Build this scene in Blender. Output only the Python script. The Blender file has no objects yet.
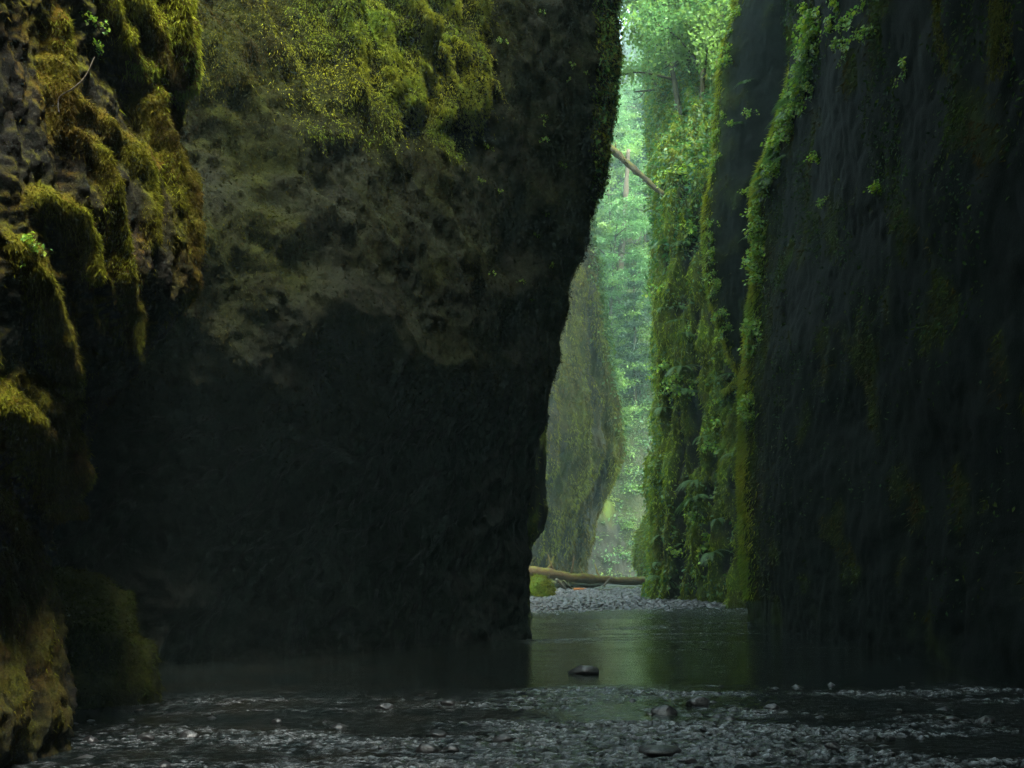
import bpy, math, random
import numpy as np
from mathutils import Vector, Matrix

rng = np.random.default_rng(11)
random.seed(11)
sc = bpy.context.scene
COL = sc.collection
F, HZ, CX, EYE = 995.0, 560.0, 512.0, 1.5

# ------------------------------------------------------------------ helpers
def wx(px, Y): return (px - CX) / F * Y
def wz(py, Y): return EYE + (HZ - py) / F * Y
def at(px, py, Y): return np.array([wx(px, Y), Y, wz(py, Y)])

_perm = rng.permutation(256).astype(np.int64)
_grad = rng.normal(size=(256, 3)); _grad /= np.linalg.norm(_grad, axis=1)[:, None]

def pnoise(p):
    i = np.floor(p).astype(np.int64); f = p - i
    u = f * f * f * (f * (f * 6 - 15) + 10)
    out = np.zeros(len(p))
    for dx in (0, 1):
        hx = _perm[(i[:, 0] + dx) & 255]
        wxx = u[:, 0] if dx else 1 - u[:, 0]
        for dy in (0, 1):
            hy = _perm[(hx + i[:, 1] + dy) & 255]
            wy = u[:, 1] if dy else 1 - u[:, 1]
            for dz in (0, 1):
                h = _perm[(hy + i[:, 2] + dz) & 255]
                g = _grad[h]
                d = g[:, 0] * (f[:, 0] - dx) + g[:, 1] * (f[:, 1] - dy) + g[:, 2] * (f[:, 2] - dz)
                out += wxx * wy * (u[:, 2] if dz else 1 - u[:, 2]) * d
    return out * 1.6

def fbm(p, o=5, gain=0.5):
    a, s, t = 1.0, 0.0, 0.0
    r = np.zeros(len(p))
    for k in range(o):
        r += a * pnoise(p * 2.03 ** k + 17.3 * k); t += a; a *= gain
    return r / t

def ridged(p, o=4, gain=0.5):
    a, t = 1.0, 0.0
    r = np.zeros(len(p))
    for k in range(o):
        r += a * (1 - np.abs(pnoise(p * 2.03 ** k + 9.1 * k)) * 2); t += a; a *= gain
    return r / t

def sstep(a, b, x):
    t = np.clip((x - a) / (b - a), 0, 1); return t * t * (3 - 2 * t)

def np_mesh(name, V, Fc, smooth=False, attrs=None, cols=None):
    me = bpy.data.meshes.new(name)
    V = np.asarray(V, np.float32); Fc = np.asarray(Fc, np.int32)
    n, k = Fc.shape
    me.vertices.add(len(V)); me.vertices.foreach_set('co', V.ravel())
    me.loops.add(n * k); me.loops.foreach_set('vertex_index', Fc.ravel())
    me.polygons.add(n)
    me.polygons.foreach_set('loop_start', np.arange(0, n * k, k, dtype=np.int32))
    if smooth: me.polygons.foreach_set('use_smooth', np.ones(n, bool))
    for a, v in (attrs or {}).items():
        me.attributes.new(a, 'FLOAT', 'POINT').data.foreach_set('value', np.asarray(v, np.float32))
    if cols is not None:
        c = np.ones((len(V), 4), np.float32); c[:, :3] = cols
        me.attributes.new('tint', 'FLOAT_COLOR', 'POINT').data.foreach_set('color', c.ravel())
    me.update(calc_edges=True); me.validate()
    return me

def link(name, me, m, parent=None):
    o = bpy.data.objects.new(name, me); COL.objects.link(o)
    if m and me and not me.materials: me.materials.append(m)
    if parent: o.parent = parent
    return o

def tag(o, label=None, cat=None, group=None, kind=None):
    if label: o['label'] = label
    if cat: o['category'] = cat
    if group: o['group'] = group
    if kind: o['kind'] = kind
    return o

def empty(name, loc):
    o = bpy.data.objects.new(name, None); COL.objects.link(o); o.location = loc; return o

def cr(P, t):
    """Catmull-Rom along axis 0 of P at float parameters t"""
    n = len(P); i = np.clip(np.floor(t).astype(int), 0, n - 2); f = (t - i)[:, None, None]
    p0, p1, p2, p3 = P[np.clip(i - 1, 0, n - 1)], P[i], P[i + 1], P[np.clip(i + 2, 0, n - 1)]
    return 0.5 * (2 * p1 + (p2 - p0) * f + (2 * p0 - 5 * p1 + 4 * p2 - p3) * f ** 2 + (3 * p1 - p0 - 3 * p2 + p3) * f ** 3)

class Sheet:
    """a rock face lofted through plan outlines (rows bottom to top), then roughened along its normals"""
    def __init__(s, rows, cw, nv):
        G = np.array(rows, float)                       # R,K,3
        tv = np.linspace(0, len(G) - 1, nv)
        A = cr(G, tv)                                   # nv,K,3
        tu = np.concatenate([np.linspace(i, i + 1, c, endpoint=False) for i, c in enumerate(cw)] + [[len(cw)]])
        B = cr(A.transpose(1, 0, 2), tu).transpose(1, 0, 2)
        s.nu, s.nv = len(tu), nv
        s.P = B.reshape(-1, 3).copy(); s.base = s.P.copy()
        s.u = np.tile(tu, nv); s.v = np.repeat(tv, s.nu)
    def normals(s):
        g = s.P.reshape(s.nv, s.nu, 3)
        du = np.gradient(g, axis=1); dv = np.gradient(g, axis=0)
        n = np.cross(du, dv).reshape(-1, 3)
        l = np.linalg.norm(n, axis=1)[:, None] + 1e-9
        s.area = l[:, 0]
        return n / l
    def push(s, d): s.P = s.P + s.normals() * np.asarray(d)[:, None]
    def faces(s):
        i = np.arange(s.nv - 1)[:, None] * s.nu + np.arange(s.nu - 1)[None, :]
        i = i.ravel()
        return np.stack([i, i + 1, i + 1 + s.nu, i + s.nu], 1)
    def px(s): return CX + F * s.P[:, 0] / np.maximum(s.P[:, 1], 0.5)
    def py(s): return HZ - F * (s.P[:, 2] - EYE) / np.maximum(s.P[:, 1], 0.5)
    def mesh(s, name, moss): return np_mesh(name, s.P, s.faces(), True, {'moss': moss})

def seg_dist(P, line):
    """distance of points to a polyline"""
    d = np.full(len(P), 1e9); line = np.array(line, float)
    for a, b in zip(line[:-1], line[1:]):
        ab = b - a; t = np.clip(((P - a) @ ab) / (ab @ ab), 0, 1)
        d = np.minimum(d, np.linalg.norm(P - (a + t[:, None] * ab), axis=1))
    return d

def interp(tab):
    a = np.array(sorted(tab)); return lambda y: float(np.interp(y, a[:, 0], a[:, 1]))

# ------------------------------------------------------------------ materials
def newmat(name):
    m = bpy.data.materials.new(name); m.use_nodes = True
    nt = m.node_tree; nt.nodes.clear()
    out = nt.nodes.new('ShaderNodeOutputMaterial')
    return m, nt, out

def N(nt, t, **kw):
    n = nt.nodes.new(t)
    for k, v in kw.items():
        if k in n.inputs.keys(): n.inputs[k].default_value = v
        else: setattr(n, k, v)
    return n

def ramp(nt, src, stops):
    r = nt.nodes.new('ShaderNodeValToRGB'); nt.links.new(src, r.inputs[0])
    e = r.color_ramp.elements
    while len(e) < len(stops): e.new(0.5)
    for q, (p, c) in zip(e, stops):
        q.position = p; q.color = (*c, 1) if len(c) == 3 else c
    return r.outputs[0]

def noise(nt, scale, detail=6, rough=0.6, vec=None, dist=0.0):
    n = N(nt, 'ShaderNodeTexNoise', Scale=scale, Detail=detail, Roughness=rough, Distortion=dist)
    if vec is not None: nt.links.new(vec, n.inputs['Vector'])
    return n.outputs['Fac']

def mixc(nt, fac, a, b):
    m = nt.nodes.new('ShaderNodeMix'); m.data_type = 'RGBA'
    for sck, v in ((m.inputs['Factor'], fac), (m.inputs['A'], a), (m.inputs['B'], b)):
        if hasattr(v, 'is_linked'): nt.links.new(v, sck)
        elif isinstance(v, tuple): sck.default_value = (*v, 1)
        else: sck.default_value = v
    return m.outputs['Result']

def coords(nt): return nt.nodes.new('ShaderNodeNewGeometry').outputs['Position']

def rock_mat(name, dark, mid, mossA, mossB, sc_=1.0, rough=0.75, bump=0.9):
    m, nt, out = newmat(name); g = coords(nt)
    r = ramp(nt, noise(nt, 2.2 * sc_, 8, 0.65, g), [(0.3, dark), (0.7, mid)])
    sp = ramp(nt, noise(nt, 26 * sc_, 3, 0.6, g), [(0.56, (0, 0, 0)), (0.72, (1, 1, 1))])
    r = mixc(nt, sp, r, tuple(min(1, c * 1.9 + .004) for c in mid))
    mo = ramp(nt, noise(nt, 1.7 * sc_, 6, 0.7, g), [(0.35, mossB), (0.62, mossA)])
    mo2 = ramp(nt, noise(nt, 34 * sc_, 4, 0.7, g), [(0.3, (0.35, 0.35, 0.35)), (0.7, (1.3, 1.3, 1.3))])
    mm = nt.nodes.new('ShaderNodeMix'); mm.data_type = 'RGBA'; mm.blend_type = 'MULTIPLY'; mm.inputs['Factor'].default_value = 1
    nt.links.new(mo, mm.inputs['A']); nt.links.new(mo2, mm.inputs['B'])
    at_ = N(nt, 'ShaderNodeAttribute', attribute_name='moss')
    c = mixc(nt, at_.outputs['Fac'], r, mm.outputs['Result'])
    b = nt.nodes.new('ShaderNodeBsdfPrincipled'); nt.links.new(c, b.inputs['Base Color'])
    b.inputs['Specular IOR Level'].default_value = 0.05
    rr = nt.nodes.new('ShaderNodeMapRange'); nt.links.new(at_.outputs['Fac'], rr.inputs[0])
    rr.inputs['To Min'].default_value = rough; rr.inputs['To Max'].default_value = 1.0
    nt.links.new(rr.outputs[0], b.inputs['Roughness'])
    bp = N(nt, 'ShaderNodeBump', Strength=bump, Distance=0.05 / sc_)
    nt.links.new(noise(nt, 14 * sc_, 8, 0.7, g), bp.inputs['Height']); nt.links.new(bp.outputs[0], b.inputs['Normal'])
    nt.links.new(b.outputs[0], out.inputs[0]); return m

def leaf_mat(name, trans=0.35, rough=0.6, spec=0.3):
    m, nt, out = newmat(name)
    a = N(nt, 'ShaderNodeAttribute', attribute_name='tint')
    b = nt.nodes.new('ShaderNodeBsdfPrincipled'); nt.links.new(a.outputs['Color'], b.inputs['Base Color'])
    b.inputs['Roughness'].default_value = rough; b.inputs['Specular IOR Level'].default_value = spec
    t = nt.nodes.new('ShaderNodeBsdfTranslucent'); nt.links.new(a.outputs['Color'], t.inputs['Color'])
    mx = nt.nodes.new('ShaderNodeMixShader'); mx.inputs[0].default_value = trans
    nt.links.new(b.outputs[0], mx.inputs[1]); nt.links.new(t.outputs[0], mx.inputs[2])
    nt.links.new(mx.outputs[0], out.inputs[0]); return m

def bark_mat(name, a, b_, moss=0.0, sc_=1.0):
    m, nt, out = newmat(name); g = coords(nt)
    mp = N(nt, 'ShaderNodeMapping'); nt.links.new(g, mp.inputs[0]); mp.inputs['Scale'].default_value = (1, 1, 1)
    c = ramp(nt, noise(nt, 6 * sc_, 8, 0.7, mp.outputs[0], 1.0), [(0.3, a), (0.7, b_)])
    if moss:
        geo = nt.nodes.new('ShaderNodeNewGeometry'); sx = nt.nodes.new('ShaderNodeSeparateXYZ'); nt.links.new(geo.outputs['Normal'], sx.inputs[0])
        f = N(nt, 'ShaderNodeMath', operation='MULTIPLY'); nt.links.new(sx.outputs[2], f.inputs[0]); nt.links.new(ramp(nt, noise(nt, 2.5 * sc_, 5, .6, g), [(.42, (0, 0, 0)), (.6, (moss,) * 3)]), f.inputs[1]); f.use_clamp = True
        c = mixc(nt, f.outputs[0], c, (0.09, 0.10, 0.012))
    b = nt.nodes.new('ShaderNodeBsdfPrincipled'); nt.links.new(c, b.inputs['Base Color']); b.inputs['Roughness'].default_value = 0.9; b.inputs['Specular IOR Level'].default_value = 0.1
    bp = N(nt, 'ShaderNodeBump', Strength=0.7, Distance=0.03); nt.links.new(noise(nt, 22 * sc_, 5, .6, g), bp.inputs['Height']); nt.links.new(bp.outputs[0], b.inputs['Normal'])
    nt.links.new(b.outputs[0], out.inputs[0]); return m

DK, MD = (0.012, 0.014, 0.012), (0.045, 0.042, 0.034)
M_near = rock_mat('near_rock', (0.006, 0.007, 0.006), (0.024, 0.022, 0.018), (0.115, 0.12, 0.010), (0.10, 0.055, 0.008), 2.0)
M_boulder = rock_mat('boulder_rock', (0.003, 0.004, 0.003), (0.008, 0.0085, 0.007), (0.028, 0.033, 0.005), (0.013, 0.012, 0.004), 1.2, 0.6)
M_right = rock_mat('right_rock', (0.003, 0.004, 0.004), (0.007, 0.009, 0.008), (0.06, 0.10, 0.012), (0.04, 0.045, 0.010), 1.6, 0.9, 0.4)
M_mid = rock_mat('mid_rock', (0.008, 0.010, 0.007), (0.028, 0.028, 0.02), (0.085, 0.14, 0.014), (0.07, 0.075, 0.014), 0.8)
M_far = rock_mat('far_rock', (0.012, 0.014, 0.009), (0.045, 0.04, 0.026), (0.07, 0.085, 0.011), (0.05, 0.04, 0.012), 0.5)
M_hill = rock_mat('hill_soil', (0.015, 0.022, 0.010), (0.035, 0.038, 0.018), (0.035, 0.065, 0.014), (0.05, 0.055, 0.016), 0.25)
M_leaf = leaf_mat('leaf', 0.4, 0.5, 0.35)
M_moss = leaf_mat('moss_tuft', 0.25, 0.95, 0.05)
M_bark = bark_mat('bark', (0.018, 0.016, 0.010), (0.055, 0.05, 0.03), 0.9)
M_log = bark_mat('log_wood', (0.035, 0.022, 0.010), (0.105, 0.066, 0.026), 1.0)
M_snag = bark_mat('grey_wood', (0.045, 0.038, 0.027), (0.10, 0.082, 0.055))
M_orange = bark_mat('orange_wood', (0.16, 0.055, 0.018), (0.30, 0.12, 0.04))

def stone_mat(k=1.0, name='wet_stone'):
    m, nt, out = newmat(name); g = coords(nt)
    oi = nt.nodes.new('ShaderNodeNewGeometry')
    base = ramp(nt, noise(nt, 3, 4, .6, g), [(.3, (0.007 * k, 0.0075 * k, 0.008 * k)), (.7, (0.026 * k, 0.026 * k, 0.026 * k))])
    rnd = ramp(nt, oi.outputs['Random Per Island'], [(0, (0.4, 0.4, 0.42)), (1, (1.15, 1.12, 1.1))])
    mm = nt.nodes.new('ShaderNodeMix'); mm.data_type = 'RGBA'; mm.blend_type = 'MULTIPLY'; mm.inputs['Factor'].default_value = 1
    nt.links.new(base, mm.inputs['A']); nt.links.new(rnd, mm.inputs['B'])
    b = nt.nodes.new('ShaderNodeBsdfPrincipled'); nt.links.new(mm.outputs['Result'], b.inputs['Base Color'])
    b.inputs['Roughness'].default_value = 0.35; b.inputs['Specular IOR Level'].default_value = 0.4
    bp = N(nt, 'ShaderNodeBump', Strength=0.5, Distance=0.02); nt.links.new(noise(nt, 25, 5, .6, g), bp.inputs['Height']); nt.links.new(bp.outputs[0], b.inputs['Normal'])
    nt.links.new(b.outputs[0], out.inputs[0]); return m
M_stone = stone_mat()
M_pebble = stone_mat(4.0, 'pale_pebble')

def water_mat():
    m, nt, out = newmat('stream_water'); g = coords(nt)
    a = N(nt, 'ShaderNodeAttribute', attribute_name='rough')
    b = nt.nodes.new('ShaderNodeBsdfPrincipled')
    c = mixc(nt, ramp(nt, noise(nt, 1.3, 5, .6, g), [(.4, (0, 0, 0)), (.65, (1, 1, 1))]), (0.004, 0.006, 0.006), (0.008, 0.008, 0.006))
    fa = N(nt, 'ShaderNodeAttribute', attribute_name='foam_glint')
    fm = N(nt, 'ShaderNodeMath', operation='MULTIPLY'); nt.links.new(fa.outputs['Fac'], fm.inputs[0])
    nt.links.new(ramp(nt, noise(nt, 40, 4, .75, g), [(.36, (0, 0, 0)), (.66, (1, 1, 1))]), fm.inputs[1])
    c = mixc(nt, fm.outputs[0], c, (0.27, 0.29, 0.30))  # foam flecks, also sky glints painted into the water colour
    nt.links.new(c, b.inputs['Base Color'])
    b.inputs['IOR'].default_value = 1.33; b.inputs['Roughness'].default_value = 0.06
    b.inputs['Specular IOR Level'].default_value = 0.5
    mp = N(nt, 'ShaderNodeMapping'); mp.inputs['Scale'].default_value = (0.8, 1.6, 1); nt.links.new(g, mp.inputs[0])
    h = noise(nt, 9, 5, .6, mp.outputs[0], .4)
    st = N(nt, 'ShaderNodeMath', operation='MULTIPLY_ADD'); nt.links.new(a.outputs['Fac'], st.inputs[0]); st.inputs[1].default_value = 0.75; st.inputs[2].default_value = 0.09
    bp = N(nt, 'ShaderNodeBump', Distance=0.06); nt.links.new(st.outputs[0], bp.inputs['Strength'])
    nt.links.new(h, bp.inputs['Height']); nt.links.new(bp.outputs[0], b.inputs['Normal'])
    nt.links.new(b.outputs[0], out.inputs[0]); return m
M_water = water_mat()

def ground_mat():
    m, nt, out = newmat('streambed_gravel'); g = coords(nt)
    c = ramp(nt, noise(nt, 5, 8, .7, g), [(.3, (0.02, 0.021, 0.02)), (.7, (0.085, 0.083, 0.08))])
    b = nt.nodes.new('ShaderNodeBsdfPrincipled'); nt.links.new(c, b.inputs['Base Color']); b.inputs['Roughness'].default_value = .45
    v = N(nt, 'ShaderNodeTexVoronoi', Scale=7.0); nt.links.new(g, v.inputs['Vector'])
    bp = N(nt, 'ShaderNodeBump', Strength=0.9, Distance=0.06); bp.invert = True; nt.links.new(v.outputs['Distance'], bp.inputs['Height']); nt.links.new(bp.outputs[0], b.inputs['Normal'])
    nt.links.new(b.outputs[0], out.inputs[0]); return m
M_ground = ground_mat()

# ------------------------------------------------------------------ scattered foliage
GREEN = np.array([[0.055, 0.125, 0.020], [0.080, 0.165, 0.026], [0.040, 0.110, 0.034], [0.105, 0.165, 0.022]])
MOSSY = np.array([0.155, 0.165, 0.012]); MOSSB = np.array([0.092, 0.063, 0.013]); MOSSG = np.array([0.08, 0.135, 0.012])

def unit(v): return v / (np.linalg.norm(v, axis=-1, keepdims=True) + 1e-9)

def blades(pos, dirs, ln, wd, col):
    n = len(pos); side = unit(np.cross(dirs, rng.normal(size=(n, 3))))
    V = np.empty((n, 3, 3)); V[:, 0] = pos - side * wd[:, None] * .5; V[:, 1] = pos + side * wd[:, None] * .5; V[:, 2] = pos + dirs * ln[:, None]
    return V.reshape(-1, 3), np.arange(3 * n).reshape(n, 3), np.repeat(col, 3, axis=0)

def tufts(s, weight, count, ln, wd, down=0.9, colA=MOSSY, colB=MOSSB, bias=0.0, cf=1.5):
    """moss strands rooted in a rock face, hanging and sticking out"""
    nrm = s.normals(); w = weight * s.area; w = w / w.sum()
    i = rng.choice(len(w), count, p=w)
    sp = np.sqrt(s.area[i])[:, None]
    pos = s.P[i] + rng.normal(size=(count, 3)) * sp * 0.4 - nrm[i] * 0.01
    d = unit(nrm[i] * 0.7 + np.array([0, 0, -down]) + rng.normal(size=(count, 3)) * 0.45)
    l = ln * rng.uniform(.4, 1.6, count); ww = wd * rng.uniform(.6, 1.5, count)
    t = np.clip(fbm(pos * cf, 4) * 1.6 + .5 + bias + rng.normal(size=count) * .12, 0, 1)[:, None]
    col = (colA * t + colB * (1 - t)) * rng.uniform(.55, 1.35, (count, 1))
    return blades(pos, d, l, ww, col)

def leaves(pos, nrm, size, col, droop=0.3, aspect=0.5):
    """pointed leaves: two folded triangles pairs each"""
    n = len(pos)
    d = unit(np.cross(nrm, rng.normal(size=(n, 3))) + np.array([0, 0, -droop]))
    side = unit(np.cross(d, nrm))
    up = np.cross(side, d)
    size = size[:, None]
    V = np.empty((n, 4, 3))
    V[:, 0] = pos; V[:, 1] = pos + d * size * .5 + side * size * aspect * .5 + up * size * .1
    V[:, 2] = pos + d * size; V[:, 3] = pos + d * size * .5 - side * size * aspect * .5 + up * size * .1
    q = np.arange(4 * n).reshape(n, 4)
    Fc = np.concatenate([q[:, [0, 1, 2]], q[:, [0, 2, 3]]])
    return V.reshape(-1, 3), Fc, np.repeat(col, 4, axis=0)

def joinm(parts):
    V, Fc, C, o = [], [], [], 0
    for v, f, c in parts:
        V.append(v); Fc.append(f + o); C.append(c); o += len(v)
    return np.concatenate(V), np.concatenate(Fc), np.concatenate(C)

def sheet_leaves(s, weight, count, size, tilt=0.5, cols=GREEN):
    nrm = s.normals(); w = weight * s.area; w = w / w.sum()
    i = rng.choice(len(w), count, p=w)
    pos = s.P[i] + rng.normal(size=(count, 3)) * np.sqrt(s.area[i])[:, None] * .5 + nrm[i] * rng.uniform(0.0, size, (count, 1))
    nn = unit(nrm[i] * (1 - tilt) + np.array([0, 0, tilt]) + rng.normal(size=(count, 3)) * .4)
    col = cols[rng.integers(len(cols), size=count)] * rng.uniform(.6, 1.3, (count, 1))
    return leaves(pos, nn, size * rng.uniform(.5, 1.4, count), col)

def tube(pts, rad, n=7, wob=0.0):
    pts = np.array(pts, float); rad = np.array(rad, float)
    T = unit(np.gradient(pts, axis=0)); a = unit(np.cross(T, np.array([0.31, 0.2, 0.93]) if abs(T[0, 2]) < .8 else np.array([1.0, 0.1, 0])))
    b = np.cross(T, a); th = np.linspace(0, 2 * np.pi, n, endpoint=False)
    ring = a[:, None] * np.cos(th)[None, :, None] + b[:, None] * np.sin(th)[None, :, None]
    rr = rad[:, None] * (1 + wob * rng.normal(size=(len(pts), n)))
    V = (pts[:, None] + ring * rr[..., None]).reshape(-1, 3)
    i = np.arange(len(pts) - 1)[:, None] * n; j = np.arange(n)[None, :]; k = (j + 1) % n
    q = np.stack([i + j, i + k, i + n + k, i + n + j], -1).reshape(-1, 4)
    Fc = np.concatenate([q[:, [0, 1, 2]], q[:, [0, 2, 3]]])
    caps = []
    for e, base in ((0, 0), (1, (len(pts) - 1) * n)):
        V = np.vstack([V, pts[-1 if e else 0]]); c = len(V) - 1
        for t in range(n): caps.append((base + t, base + (t + 1) % n, c) if e else (base + (t + 1) % n, base + t, c))
    return V, np.vstack([Fc, np.array(caps)]), np.full((len(V), 3), .1)

def curve_pts(pts, n):
    P = np.array(pts, float)[:, None, :]
    return cr(P, np.linspace(0, len(P) - 1, n))[:, 0]

def build(name, parts, m, parent=None, smooth=False):
    V, Fc, C = joinm(parts)
    return link(name, np_mesh(name, V, Fc, smooth, None, C), m, parent)

# ================================================================== THE ROCKS
sheets = {}

# ---- left near wall ---------------------------------------------------------
silLN = interp([(-420, 0), (-250, 90), (-120, 165), (-30, 188), (0, 189), (55, 186), (85, 178), (100, 172), (118, 170), (150, 170), (200, 175), (245, 184),
                (280, 186), (300, 182), (325, 160), (360, 142), (395, 108), (420, 92), (455, 82), (485, 74), (515, 56), (535, 44), (560, 44),
                (600, 50), (650, 60), (700, 70), (768, 62), (800, 60)])
Ye = 7.8
rows = []
for py in (830, 780, 740, 700, 660, 620, 590, 560, 540, 520, 500, 480, 455, 425, 400, 370, 345, 320, 300, 280, 260, 235, 205, 170, 140, 115, 98, 85, 60, 30, 0, -40, -100, -180, -280, -420, -600, -900, -1400, -2000, -2600):
    z = wz(py, Ye); e = wx(silLN(py), Ye); f0 = min(e, -3.3)
    back = max(0, (z - 6) * 0.16)  # unseen upper face carried high to block skylight into the slot
    rows.append([(-2.0 - 2.5 - back, -9, z), (-4.2 - back, -4, z), (-4.0 - back * .8, 0.5, z), (-3.75 - back * .5 + 0.1 * (e + 3), 4, z), (f0 - 0.05 + 0.30 * (e - f0), 6.3, z),
                 (e - 0.12, 7.35, z), (e, Ye, z), (e - 0.25, 8.3, z), (e - 1.0, 9.6, z), (-5.4 - back * .3, 11.2, z), (-7.5, 12, z)])
s = Sheet(rows, [14, 14, 24, 50, 110, 60, 40, 40, 30, 10], 520); sheets['LN'] = s
P0 = s.P.copy()
q = P0 @ np.array([[1, 0, .35], [0, 1, 0], [0, 0, 1]]).T     # strands lean to the right as they fall
vis = sstep(2, 5, P0[:, 1])
d = 0.13 * fbm(P0 * 0.8, 4) + 0.12 * (ridged(q * np.array([4.2, 4.2, .9]), 4) - .5) + 0.06 * fbm(P0 * 4, 4)
ridges = [([(52, 60), (60, 130), (92, 160), (107, 200), (122, 245), (130, 290), (134, 340)], .05, .13),
          ([(60, 20), (66, 95), (100, 125), (120, 145), (140, 180), (148, 205), (152, 240)], .05, .12),
          ([(146, 104), (152, 130), (165, 165), (185, 215), (200, 260), (200, 292)], .08, .15),
          ([(120, -20), (150, 30), (165, 80)], .06, .13), ([(160, -30), (176, 30), (178, 80)], .06, .13), ([(95, -30), (120, 30), (150, 95)], .05, .11),
          ([(40, 195), (70, 215), (85, 240), (90, 270)], .06, .15), ([(20, 250), (48, 300), (60, 350), (66, 400)], .07, .16),
          ([(0, 400), (30, 430), (50, 470), (62, 500)], .10, .2), ([(30, 390), (60, 430), (70, 470)], .09, .2),
          ([(0, 500), (25, 540), (40, 600), (50, 660), (58, 720)], .05, .07), ([(0, 560), (15, 640), (25, 740)], .05, .06)]
mossr = np.zeros(len(P0))
for ln, wdt, amp in ridges:
    dist = np.where((s.u > 2.6) & (s.u < 6.5), seg_dist(np.stack([s.px(), s.py()], 1) / 138, np.array(ln) / 138.0), 9)
    wob = 1 + .6 * fbm(P0 * np.array([9, 9, 4]), 4)
    g = np.exp(-(dist / (wdt * wob)) ** 2)
    d = d + amp * .8 * g * (1 + .5 * fbm(q * np.array([7, 7, 1.2]), 3)); mossr = np.maximum(mossr, np.exp(-(dist / (wdt * 1.6 * wob)) ** 2))
s.push(d)
s.push((0.018 * fbm(s.P * 22, 3)) * vis)
nz = s.normals()[:, 2]
mo = np.clip(sstep(-.15, .35, fbm(s.P * 1.3, 4) + nz * .7) * .75 + mossr, 0, 1)
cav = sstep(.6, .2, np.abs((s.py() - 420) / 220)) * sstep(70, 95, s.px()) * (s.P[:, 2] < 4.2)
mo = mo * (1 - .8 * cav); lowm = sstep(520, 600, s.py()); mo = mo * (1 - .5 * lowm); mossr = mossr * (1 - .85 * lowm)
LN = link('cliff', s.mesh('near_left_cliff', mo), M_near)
tag(LN, 'near left cliff draped with ropes of golden green moss, touching the left photo edge', 'cliff')
front = ((s.u > 2.6) & (s.u < 8.6)) * sstep(13, 9, s.P[:, 2])
pyv = s.py(); pxv = s.px()
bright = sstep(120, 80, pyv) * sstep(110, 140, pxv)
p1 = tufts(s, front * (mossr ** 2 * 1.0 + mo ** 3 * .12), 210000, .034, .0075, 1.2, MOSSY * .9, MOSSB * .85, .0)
p2 = tufts(s, front * bright * sstep(.38, .6, ridged(q * np.array([4.2, 4.2, .9]), 4)), 75000, .045, .0085, 1.4, MOSSY * 2.0, MOSSG * 1.7, .4)  # top clump tinted brighter: the light it lacks is put into its colour
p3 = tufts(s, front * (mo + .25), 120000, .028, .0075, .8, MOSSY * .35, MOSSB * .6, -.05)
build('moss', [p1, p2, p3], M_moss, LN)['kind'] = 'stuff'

# ---- big leaning boulder wall ----------------------------------------------
silLB = interp([(-500, 585), (-300, 600), (-100, 612), (0, 616), (50, 620), (110, 618), (170, 605), (215, 592), (245, 578), (290, 570), (340, 565), (380, 555), (420, 545),
                (470, 535), (520, 528), (600, 527), (640, 528), (720, 530)])
YB = 19.0
bulge = interp([(-1, -1.7), (0, -1.6), (1.5, -1.25), (3, -.3), (4.2, .9), (5.0, 1.15), (6.2, .95), (8, .45), (10, -.3), (12, -1.3), (15, -3.4), (19, -6.5)])
rows = []
for z in (-.6, 0, .6, 1.2, 1.8, 2.4, 3, 3.5, 4, 4.4, 4.9, 5.4, 6, 6.6, 7.2, 8, 8.8, 9.6, 10.4, 11.2, 12.2, 13.4, 15, 17, 19):
    e = wx(silLB(HZ - (z - EYE) * F / YB), YB); b = bulge(z); up = max(0, z - 11)
    zl = z * 1.25 if z > 12 else z  # unseen left shoulder raised to cut skylight in the gorge
    rows.append([(-8.5 + b * .1, 10.5 - b * .5, zl), (-6.0 + b * .25, 11.4 - b * .8, zl), (-4.35 + b * .45, 12.6 - b * .9, z), (-2.6 + b * .5, 14.4 - b * .85, z),
                 (-1.2 + .25 * (e - .3) + b * .25, 16.3 - b * .6, z), (e - .75 + .03 * up, 18.0 - b * .2, z), (e - .08 + .03 * up, YB - b * .1, z), (e - .05 + .03 * up, YB + .5, z),
                 (e - .5, 20.6, z), (e - 2.5 - .1 * up, 22.5, z), (-7 - .3 * up, 24, z)])
s = Sheet(rows, [16, 50, 90, 110, 100, 70, 22, 26, 24, 12], 420); sheets['LB'] = s
P0 = s.P.copy()
qb = P0 @ np.array([[1, 0, .5], [0, 1, 0], [0, 0, 1]]).T
flow = ridged(qb * np.array([2.4, 2.4, .7]), 4)
d = (1 - .75 * np.exp(-((s.u - 6.2) / 1.1) ** 2)) * (.35 * fbm(P0 * .42, 4) + .34 * (ridged(P0 * .55 + 3, 2) - .6)) + .18 * fbm(P0 * 1.3, 4) + .10 * (ridged(P0 * np.array([3.0, 3.0, 2.2]), 4) - .5) + .14 * (flow - .5) * sstep(330, 120, s.py())
crease = seg_dist(P0 * np.array([1, .5, 1]), np.array([at(a, b, Y) * np.array([1, .5, 1]) for a, b, Y in ((158, 60, 12), (190, 130, 12.3), (235, 230, 12.8), (300, 300, 13.4), (345, 380, 14))]))
d -= .35 * np.exp(-(crease / .35) ** 2)
mossr = np.zeros(len(P0))
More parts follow.
